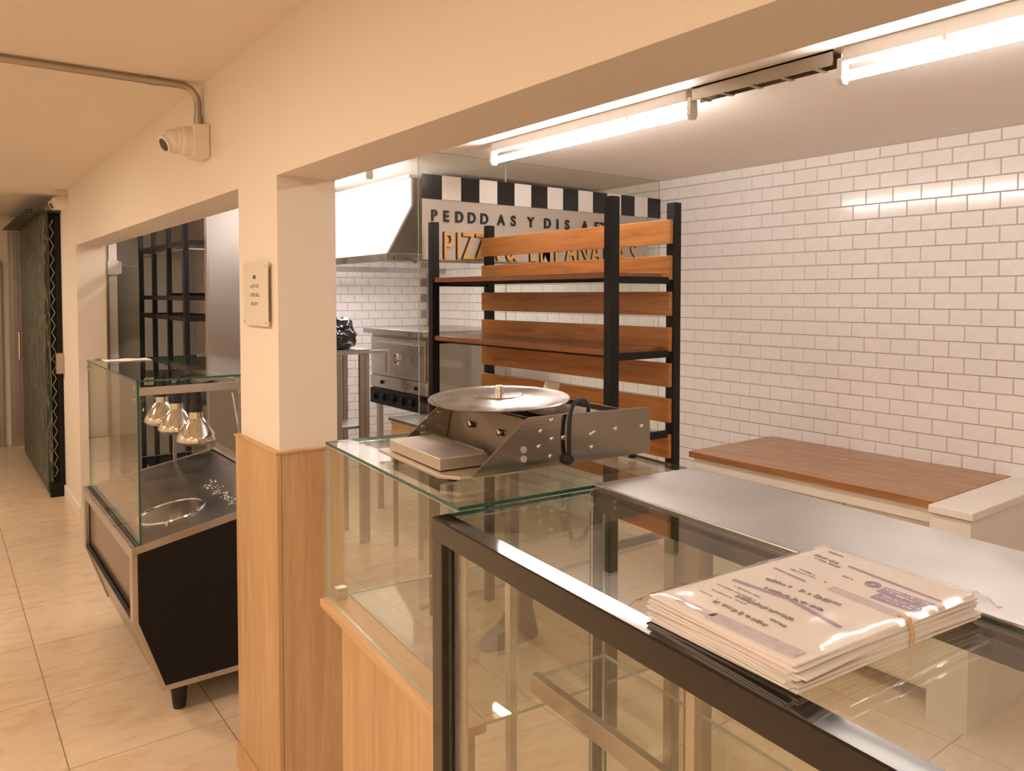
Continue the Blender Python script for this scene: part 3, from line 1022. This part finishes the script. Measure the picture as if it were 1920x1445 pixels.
# ------------------------------------------------------------------ glass partition, checkered band and sign
YG = 3.56
t = thing('glass_partition', 'tall frameless glass partition behind the plank backed rack', 'glass partition', (3.0, YG, 0))
MB().pane(2.05, 2.62, YG, YG + .008, .02, ZK - .001).build('glass_pane', gm2, t)
MB().pane(2.623, XR - .008, YG, YG + .008, .02, ZK - .001).build('glass_pane', gm2, t)
MB().box(2.05, XR - .008, YG - .008, YG + .016, 0, .0195).build('floor_channel', M['alu'], t)
t = thing('checkered_band', 'row of black and white square panels on the glass partition', 'checkered band', (3.0, YG - .006, 2.2))
n = 15
x0, x1 = 2.068, XR - .008
p_ = (x1 - x0) / n
for i in range(n):
    MB().box(x0 + i * p_ + .0008, x0 + (i + 1) * p_ - .0008, YG - .007, YG - .001, 2.190, 2.318).build('square_panel', M['blackpaint' if i % 2 == 0 else 'whitepaint'], t, .0008)
t = thing('lettered_sign', 'grey beige sign board with black and gold lettering under the checkered band', 'sign', (3.0, YG - .006, 1.86))
MB().box(x0, 3.76, YG - .006, YG - .001, 1.868, 2.188).build('board', M['beige'], t, .001)
CAP = .7   # cap height of the built-in font relative to size
YS = YG - .010


def letters(items, zb, hgt, mat, bold, sx, depth, shadow=None):
    for ch, x in items:
        me = text_mesh(ch, hgt / CAP, depth, bold, sx)
        me.materials.append(mat)
        piece(me, 'letter', (x - 3.0, YS - (YG - .006) - depth * .2, zb - 1.86), t, (PI / 2, 0, 0))
        if shadow:
            me2 = text_mesh(ch, hgt / CAP, .001, bold + .0015, sx)
            me2.materials.append(shadow)
            piece(me2, 'letter_backing', (x - 3.0 - .008, YS - (YG - .006) + .0025, zb - 1.86 - .002), t, (PI / 2, 0, 0))


letters([('P', 2.138), ('E', 2.212), ('D', 2.296), ('D', 2.377), ('D', 2.461), ('A', 2.577), ('S', 2.663), ('Y', 2.79), ('D', 2.915), ('I', 2.993), ('S', 3.069), ('A', 3.212), ('E', 3.311), ('T', 3.364)], 2.076, .056, M['ink'], .0022, .92, .004)
letters([('P', 2.225), ('I', 2.291), ('Z', 2.357), ('Z', 2.442), ('A', 2.522), ('&', 2.653), ('E', 2.81), ('M', 2.905), ('P', 3.002), ('A', 3.101), ('N', 3.203), ('A', 3.308), ('D', 3.416), ('A', 3.526), ('S', 3.64)], 1.877, .146, M['gold'], .0008, .62, .004, M['ink'])
setoff()

# ------------------------------------------------------------------ wooden worktop bench along the tiled wall
t = thing('bench_cabinet', 'white bench cabinet along the tiled wall with overhanging end block', 'cabinet', (3.5, 1.9, 0))
MB().box(3.235, XR - .009, 1.43, 2.66, .06, .828).build('carcass', M['whitelam'], t, .002)
MB().box(3.18, 3.2345, 1.43, 2.655, .768, .828).build('front_fascia', M['whitelam'], t, .002)
for i in range(3):
    a, b = 1.435 + i * .4065, 1.435 + (i + 1) * .4065 - .005
    MB().box(3.215, 3.2345, a, b, .08, .760).build('door', M['whitelam'], t, .0015)
MB().box(3.115, XR - .009, 1.275, 1.428, 0, .824).build('end_block', M['whitelam'], t, .002)
MB().box(3.105, XR - .009, 1.265, 1.429, .829, .860).build('end_top', M['whitelam'], t, .003)
t = thing('worktop', 'dark stained wooden worktop slab lying on the white bench cabinet', 'worktop', (3.5, 2.05, .829))
MB().box(3.165, XR - .009, 1.431, 2.68, .829, .861).build('slab', M['walnut'], t, .002)
setoff()

# ------------------------------------------------------------------ hood and oven
HY0, HY1 = 4.12, 6.3
t = thing('extractor_hood', 'large white sloped extractor hood over the steel oven', 'hood', (3.0, 5.2, 1.9))
MB().add([(2.155, HY0, 1.93), (2.155, HY1, 1.93), (2.320, HY1, 2.22), (2.320, HY0, 2.22), (2.335, HY0, 2.22), (2.335, HY1, 2.22), (2.17, HY1, 1.93), (2.17, HY0, 1.93)],
         [(0, 1, 2, 3), (4, 5, 6, 7), (0, 3, 4, 7), (1, 6, 5, 2), (0, 7, 6, 1), (3, 2, 5, 4)]).box(2.320, 2.335, HY0, HY1, 2.22, 2.385).build('front_panel', M['hood'], t)
MB().prism([(2.171, 1.93), (2.336, 2.22), (2.336, 2.385), (XR - .009, 2.385), (XR - .009, 1.93)], 'y', HY0, HY0 + .012).build('end_panel', M['steelz'], t)
MB().box(2.15, 2.19, HY0 - .004, HY1, 1.882, 1.929).box(2.19, XR - .009, HY0 - .004, HY0 + .036, 1.882, 1.929).box(2.19, XR - .009, HY1 - .04, HY1, 1.882, 1.929).build('grease_rim', M['steely'], t, .003)
MB().box(2.30, XR - .009, HY0 - .01, HY1, 2.386, 2.405).build('top_lip', M['hood'], t, .002)
for yy in (4.75, 5.75):  # unseen lamps added inside the hood to brighten oven and tiles
    hl = MB().box(2.70, 2.82, yy - .3, yy + .3, 2.09, 2.13).build('added_hood_lamp', M['whitelam'], t, .003)
    MB().box(2.71, 2.81, yy - .29, yy + .29, 2.082, 2.0895).build('added_lamp_diffuser', M['addedhoodlamp'], hl)
    MB().tube([(2.76, yy, 2.13), (2.76, yy, 2.386)], .01, 8).build('added_lamp_stem', M['steelz'], hl)
MB().tube([(2.20, HY0 - .03, 1.90), (2.30, HY0 - .03, 1.898), (2.335, HY0 - .03, 1.875)], .010, 10).build('drain_pipe', M['steelpol'], t, smooth=True)
setoff()

OX0, OX1, OY0, OY1 = 2.735, 3.485, 4.66, 5.52
t = thing('pizza_oven', 'stainless steel pizza oven with round dial and black control knobs', 'oven', (3.1, 5.1, 0))
MB().box(OX0 - .03, OX1 + .02, OY0 - .02, OY1 + .06, 1.385, 1.425).build('top_plate', M['steely'], t, .004)
MB().box(OX0 + .02, OX1, OY0, OY1, .84, 1.385).build('body', M['steelsat'], t, .004)
dr = MB().box(OX0, OX0 + .0195, OY0 + .02, OY1 - .02, 1.075, 1.36).build('oven_door', M['steely'], t, .004)
MB().tube([(OX0 - .001, OY0 + .06, 1.325), (OX0 - .035, OY0 + .06, 1.33), (OX0 - .035, OY1 - .16, 1.33), (OX0 - .001, OY1 - .16, 1.325)], .008, 10).build('door_handle', M['chrome'], dr, smooth=True)
MB().lathe([(0, 0), (.042, 0), (.042, .012), (.034, .020), (0, .018)], (OX0, OY0 + .40, 1.21), 28, (-1, 0, 0)).build('dial', M['chrome'], t, smooth=True)
MB().lathe([(0, .019), (.026, .019), (0, .022)], (OX0, OY0 + .40, 1.21), 24, (-1, 0, 0)).build('dial_face', M['greyplastic'], t)
MB().box(OX0 + .002, OX0 + .0195, OY0 + .005, OY1 - .005, .97, 1.06).build('middle_panel', M['steely'], t, .003)
MB().box(OX0 - .01, OX0 + .0195, OY0 + .02, OY1 - .02, .845, .962).build('control_panel', M['blackpanel'], t, .003)
for y in (.12, .26, .40, .56, .70):
    MB().lathe([(0, 0), (.028, 0), (.026, .02), (.018, .026), (0, .026)], (OX0 - .011, OY0 + .05 + y, .905), 18, (-1, 0, 0)).build('knob', M['blackmetal'], t, smooth=True)
for y in (.14, .66):
    MB().lathe([(0, 0), (.016, 0), (.013, .012), (0, .012)], (OX0 + .0015, OY0 + y, 1.015), 16, (-1, 0, 0)).build('button', M['blackmetal'], t, smooth=True)
for x in (OX0 + .06, OX1 - .05):
    for y in (OY0 + .05, OY1 - .05):
        MB().box(x - .02, x + .02, y - .02, y + .02, 0, .8395).build('leg', M['steelz'], t, .002)
setoff()

# ------------------------------------------------------------------ tall steel stand + bag
t = thing('steel_stand', 'tall stainless tube stand with lower shelf in front of the oven', 'stand', (2.1, 4.9, 0))
tz = 1.315
for x, y in ((2.33, 4.76), (2.295, 4.76), (2.13, 4.76), (2.33, 5.10), (1.86, 4.76), (1.86, 5.10)):
    MB().box(x - .016, x + .016, y - .016, y + .016, 0, tz - .0315).build('leg', M['steelz'], t, .002)
MB().box(1.84, 2.35, 4.742, 4.778, tz - .031, tz - .0035).build('top_rail', M['steel'], t, .002)
MB().box(1.84, 2.35, 5.085, 5.115, tz - .031, tz - .0035).build('top_rail', M['steel'], t, .002)
MB().box(1.83, 2.36, 4.738, 5.12, tz - .003, tz).build('top_sheet', M['steelsat'], t, .001)
MB().box(1.86, 2.33, 4.78, 5.08, .78, .80).build('lower_shelf', M['steelsat'], t, .002)
MB().box(2.351, 2.505, 4.748, 4.772, tz - .030, tz - .008).box(2.481, 2.505, 4.748, 4.772, tz - .17, tz - .030).build('side_arm', M['steel'], t, .002)
setoff(2.03, 4.90, tz)
bm = bmesh.new()
bmesh.ops.create_icosphere(bm, subdivisions=5, radius=1.0)
for v in bm.verts:
    p = v.co.copy()
    d = 1 + .30 * noise.noise(p * 1.6) + .16 * (1 - abs(noise.noise(p * 2.1 + Vector((3, 1, 2)))) * 2) + .05 * noise.noise(p * 9)
    q = p * d
    v.co = (q.x * .155, q.y * .13, max(0, q.z * .105 + .095))
me = bpy.data.meshes.new('rubbish_bag')
bm.to_mesh(me)
bm.free()
me.materials.append(M['bag'])
me.polygons.foreach_set('use_smooth', [True] * len(me.polygons))
o = bpy.data.objects.new('rubbish_bag', me)
COL.objects.link(o)
o.location = (2.165, 4.92, tz + .001)
tag(o, 'crumpled shiny black plastic bag on the tall steel stand', 'plastic bag')
setoff()

# ------------------------------------------------------------------ low table in front of the oven
t = thing('low_table', 'low steel topped table with wooden apron in front of the pizza oven', 'table', (2.57, 4.4, 0))
MB().box(2.425, 2.69, 4.215, 4.585, .74, .848).build('apron', M['oak'], t, .002)
MB().box(2.41, 2.70, 4.20, 4.60, .8485, .868).build('top', M['steelsat'], t, .002)
for x in (2.445, 2.67):
    for y in (4.235, 4.565):
        MB().box(x - .013, x + .013, y - .013, y + .013, 0, .7395).build('leg', M['steelz'], t, .002)
setoff()

# ------------------------------------------------------------------ food warmer with heat lamps in the left opening
WY0, WY1 = 3.20, 4.40
WXB = 1.24
sl_ = .193


def ztop(x):
    return .712 + (x - .584) * sl_


t = thing('food_warmer', 'heated carvery counter with glass screen and black faceted side panel', 'food warmer', (.9, 3.8, 0))
prof = [(.584, ztop(.584)), (.584, .417), (.684, .128), (WXB, .128), (WXB, ztop(WXB))]
inner = [(.604, ztop(.604) - .028), (.604, .423), (.697, .150), (WXB - .02, .150), (WXB - .02, ztop(WXB - .02) - .028)]
for y0, y1 in ((WY0, WY0 + .012), (WY1 - .012, WY1)):
    b = MB()
    n = len(prof)
    vs = [(p[0], y0, p[1]) for p in prof] + [(p[0], y0, p[1]) for p in inner] + [(p[0], y1, p[1]) for p in prof] + [(p[0], y1, p[1]) for p in inner]
    fs = []
    for i in range(n):
        j = (i + 1) % n
        fs += [(i, j, n + j, n + i), (2 * n + i, 3 * n + i, 3 * n + j, 2 * n + j), (i, 2 * n + i, 2 * n + j, j), (n + i, n + j, 3 * n + j, 3 * n + i)]
    b.add(vs, fs).build('side_frame', M['steel'], t, .001)
    MB().prism(inner, 'y', y0 + .003, y1 - .003).build('side_panel', M['blackpanel'], t)
# front: steel surround with recessed smoked panels
MB().box(.584, .604, WY0 + .0125, WY1 - .0125, .665, ztop(.584) - .002).box(.584, .604, WY0 + .0125, WY0 + .05, .420, .665).box(.584, .604, WY1 - .05, WY1 - .0125, .420, .665).build('front_frame', M['steely'], t, .002)
MB().box(.606, .612, WY0 + .05, WY1 - .05, .424, .665).build('front_panel', M['smoke'], t)
MB().prism([(.592, .416), (.690, .130), (.702, .134), (.604, .420)], 'y', WY0 + .0125, WY1 - .0125).build('lower_front_panel', M['smoke'], t)
MB().prism([(.586, .428), (.592, .408), (.604, .412), (.598, .432)], 'y', WY0 + .0125, WY1 - .0125).build('kick_strip', M['blackpanel'], t)
MB().box(.70, WXB - .02, WY0 + .0125, WY1 - .0125, .130, .150).build('floor_plate', M['blackpanel'], t)
MB().box(WXB - .012, WXB, WY0 + .0125, WY1 - .0125, .15, ztop(WXB) - .03).build('back_panel', M['steelz'], t)
# sloping steel top with raised rims
MB().prism([(.606, ztop(.606) - .012), (WXB - .001, ztop(WXB) - .012), (WXB - .001, ztop(WXB) - .004), (.606, ztop(.606) - .004)], 'y', WY0 + .013, WY1 - .013).build('tray_top', M['traysteel'], t)
MB().prism([(WXB - .03, ztop(WXB) - .003), (WXB, ztop(WXB) - .001), (WXB, ztop(WXB) + .022), (WXB - .004, ztop(WXB) + .022), (WXB - .006, ztop(WXB))], 'y', WY0, WY1).build('rear_rim', M['steely'], t)
nrm = Vector((-sl_, 0, 1)).normalized()
for yc in (3.52,):
    cx = .80
    MB().lathe([(.128, -.001), (.130, .004), (.138, .004), (.140, -.001)], (cx, yc, ztop(cx) - .003), 48, nrm).build('well_rim', M['chrome'], t, smooth=True)
    MB().lathe([(0, .0008), (.127, .0008)], (cx, yc, ztop(cx) - .0035), 48, nrm).build('well_dish', M['steelpol'], t)
b = MB()
for k in range(70):
    a_ = rnd.gauss(0, 1)
    x = 1.02 + .018 * math.sin(k * .4) + rnd.gauss(0, .012)
    y = 3.78 - k * .0075 + rnd.gauss(0, .01)
    s = rnd.uniform(.001, .0035)
    b.box(x - s, x + s, y - s * 1.5, y + s * 1.5, ztop(x) - .0042, ztop(x) - .0025)
b.build('crumbs', M['paper'], t, kind='stuff')
for x in (.77, WXB - .08):
    for y in (WY0 + .10, WY1 - .10):
        MB().lathe([(0, 0), (.024, 0), (.028, .03), (.034, .1285), (0, .1285)], (x, y, 0), 18).build('foot', M['rubber'], t, smooth=True)
# glass screen
GZ = 1.355
MB().pane(.614, .622, WY0 + .012, WY1 - .012, ztop(.618) + .002, GZ - .0085).build('glass_screen', gm, t, label='front glass screen')
MB().add([], []).pane(.623, 1.20, WY1 - .022, WY1 - .014, ztop(1.20) + .001, GZ - .0085).build('glass_screen', gm2, t, label='end glass screen')
MB().pane(.610, 1.22, WY0 + .008, WY1 - .010, GZ - .008, GZ).build('glass_top', gm, t)
for (x, y) in ((.66, WY0 + .025), (1.03, WY0 + .03), (.66, WY1 - .04), (1.15, WY1 - .04)):
    MB().box(x - .016, x + .016, y - .008, y + .008, GZ - .022, GZ + .006).build('glass_clamp', M['steelpol'], t, .002)
for z in (GZ - .03, GZ - .075):
    MB().lathe([(0, 0), (.012, 0), (.012, .006), (0, .008)], (.6135, WY0 + .035, z), 14, (-1, 0, 0)).build('glass_button', M['chrome'], t, smooth=True)
MB().lathe([(0, 0), (.012, 0), (.012, .006), (0, .008)], (.6135, WY1 - .04, GZ - .04), 14, (-1, 0, 0)).build('glass_button', M['chrome'], t, smooth=True)
MB().box(1.00, 1.022, WY0 + .02, WY1 - .025, GZ - .085, GZ - .025).build('lamp_bar', M['steely'], t, .002)
MB().box(.625, 1.00, WY0 + .016, WY0 + .030, GZ - .062, GZ - .030).build('cross_bar', M['steel'], t, .002)
for y in (WY0 + .04, WY1 - .05):
    MB().box(1.003, 1.019, y - .01, y + .01, ztop(1.01) - .003, GZ - .085).build('lamp_bar_post', M['steelz'], t, .001)
for i, y in enumerate((3.60, 3.95, 4.25)):
    x, z0 = .930, 1.205
    lm = MB().lathe([(0, 0), (.030, 0), (.030, -.028), (.046, -.048), (.078, -.098), (.086, -.118), (.084, -.128), (.066, -.142), (.03, -.151), (0, -.153)], (x, y, z0 - .045), 32).build('heat_lamp', M['chrome'], t, smooth=True)
    MB().lathe([(0, .052), (.018, .052), (.022, .02), (.026, -.012), (.026, -.046), (.0215, -.052), (0, -.052)], (x, y, z0), 20).build('lamp_socket', M['rubber'], lm, smooth=True)
    MB().tube([(x, y, z0 + .046), (x + .02, y, z0 + .075), (1.0, y, z0 + .085)], .006, 8).build('lamp_arm', M['rubber'], lm, smooth=True)
    MB().tube([(x - .002, y - .002, z0 + .030), (x + .004, y - .05, z0 + .022)], .005, 8).build('lamp_switch', M['rubber'], lm)
MB().tube([(1.01, 3.34, 1.27), (1.03, 3.33, 1.12), (1.06, 3.33, .99), (1.12, 3.34, .90), (1.19, 3.35, ztop(1.19) + .01)], .003, 6).build('lamp_cord', M['whiteplastic'], t, smooth=True)
setoff()
# sheet of paper lying on the warmer's glass top
t = MB()
n = 10
vs = []
for i in range(n + 1):
    for j in range(3):
        x, y = .66 + i * .021, 4.16 + j * .075
        vs.append((x, y, GZ + .0015 + .003 * (.5 + .5 * math.sin(i * 1.1 + j))))
k = len(vs)
fs = [(i * 3 + j, (i + 1) * 3 + j, (i + 1) * 3 + j + 1, i * 3 + j + 1) for i in range(n) for j in range(2)]
setoff(.76, 4.24, GZ)
o = t.add(vs, fs).build('paper_sheet', M['paper'], smooth=True)
sm = o.modifiers.new('solid', 'SOLIDIFY')
sm.thickness = .0008
tag(o, 'white sheet of paper lying on the glass top of the food warmer', 'paper')
setoff()

# ------------------------------------------------------------------ things beyond the left opening
t = thing('steel_partition', 'tall brushed steel partition panel standing behind the food warmer', 'partition', (1.55, 4.64, 0))
MB().box(1.272, 1.80, 4.62, 4.655, .02, 2.42).build('panel', M['steelz'], t, .002)
MB().box(1.262, 1.2715, 4.615, 4.66, .02, 2.42).build('edge_trim', M['steelz'], t, .001)
MB().box(1.262, 1.80, 4.612, 4.663, 0, .0195).build('floor_channel', M['alu'], t)
setoff()
t = thing('storage_rack', 'black open metal storage rack beyond the food warmer opening', 'shelf', (1.5, 6.1, 0))
PX = (1.35, 1.66)
PY = (5.43, 5.89, 6.35, 6.81)
for x in PX:
    for y in PY:
        if x == PX[1] and y != 5.43:
            continue
        MB().box(x - .016, x + .016, y - .016, y + .016, 0, 2.40).build('post', M['blackmetal'], t, .001)
for z in (.35, .95, 1.52, 1.66, 2.03, 2.32):
    for x in PX:
        MB().box(x - .012, x + .012, PY[0], PY[3], z - .016, z + .016).build('rail', M['blackmetal'], t)
    for y in (PY[0], PY[3]):
        MB().box(PX[0], PX[1] if y == PY[0] else PX[1], y - .012, y + .012, z - .016, z + .016).build('rail', M['blackmetal'], t)
    if z in (.35, .95, 1.52, 1.66):
        MB().box(PX[0] + .013, PX[1] - .013, PY[0] + .013, PY[3] - .013, z - .004, z + .004).build('shelf', M['blackmetal'], t)
MB().box(PX[0] + .013, PX[1] - .013, PY[0] + .013, PY[3] - .013, 1.985, 1.993).build('shelf', M['steely'], t)
setoff()
for i, (y, r2, h2) in enumerate(((5.62, .115, .07), (6.02, .12, .05), (6.55, .11, .08))):
    setoff(1.50, y, 1.9935)
    o = MB().lathe([(0, 0), (r2 * .92, 0), (r2, h2), (r2 * .97, h2), (r2 * .89, .004), (0, .004)], (1.50, y, 1.9935), 28).build('cooking_pan', M['steeldark'], smooth=True)
    tag(o, ('dark metal pan on the upper rack shelf, next to the steel partition', 'shallow dark metal pan between the other pans on the upper rack shelf', 'deeper dark metal pan on the upper rack shelf, nearest the grey fridge')[i], 'pan', 'pans on the storage rack')
for i, (y, r2) in enumerate(((5.68, .12), (6.15, .115))):
    setoff(1.50, y, 1.6645)
    o = MB().lathe([(0, 0), (r2 * .9, 0), (r2, .03), (r2 * .97, .03), (r2 * .88, .004), (0, .004)], (1.50, y, 1.6645), 28).build('baking_tray', M['blackmetal'], smooth=True)
    tag(o, ('round black baking tray on the storage rack, nearest the steel partition', 'round black baking tray on the storage rack, farther from the steel partition')[i], 'tray', 'trays on the storage rack')
setoff()
t = thing('fridge', 'grey upright fridge standing past the black storage rack', 'fridge', (1.27, 7.3, 0))
MB().box(1.14, 1.40, 7.06, 7.66, .06, 1.93).build('body', M['fridge'], t, .012)
MB().box(1.143, 1.397, 7.00, 7.055, .10, 1.93).build('door', M['fridge'], t, .012)
MB().tube([(1.20, 7.0, 1.05), (1.20, 6.97, 1.05), (1.20, 6.97, 1.20), (1.20, 7.0, 1.20)], .008, 8).build('door_handle', M['chrome'], t, smooth=True)
for x in (1.18, 1.36):
    MB().tube([(x, 7.2, 0), (x, 7.2, .0595)], .02, 10).build('foot', M['rubber'], t)
setoff()
t = thing('service_duct', 'white boxed service duct with a square junction box past the jamb', 'pipe', (1.13, 6.8, 0))
MB().box(1.105, 1.165, 6.76, 6.82, 0, ZK - .001).build('duct', M['whitelam'], t, .003)
MB().box(1.095, 1.175, 6.735, 6.7595, 1.84, 1.95).build('junction_box', M['whitelam'], t, .004)
MB().box(1.1755, 1.195, 6.74, 6.80, 1.85, 1.94).build('switch_box', M['whitelam'], t, .003)
setoff()
MB().box(1.051, 1.095, 6.75, 6.79, 0, ZK - .001).build('trim_3', M['oak'], kind='structure', label='wooden upright strip beside the white service duct')
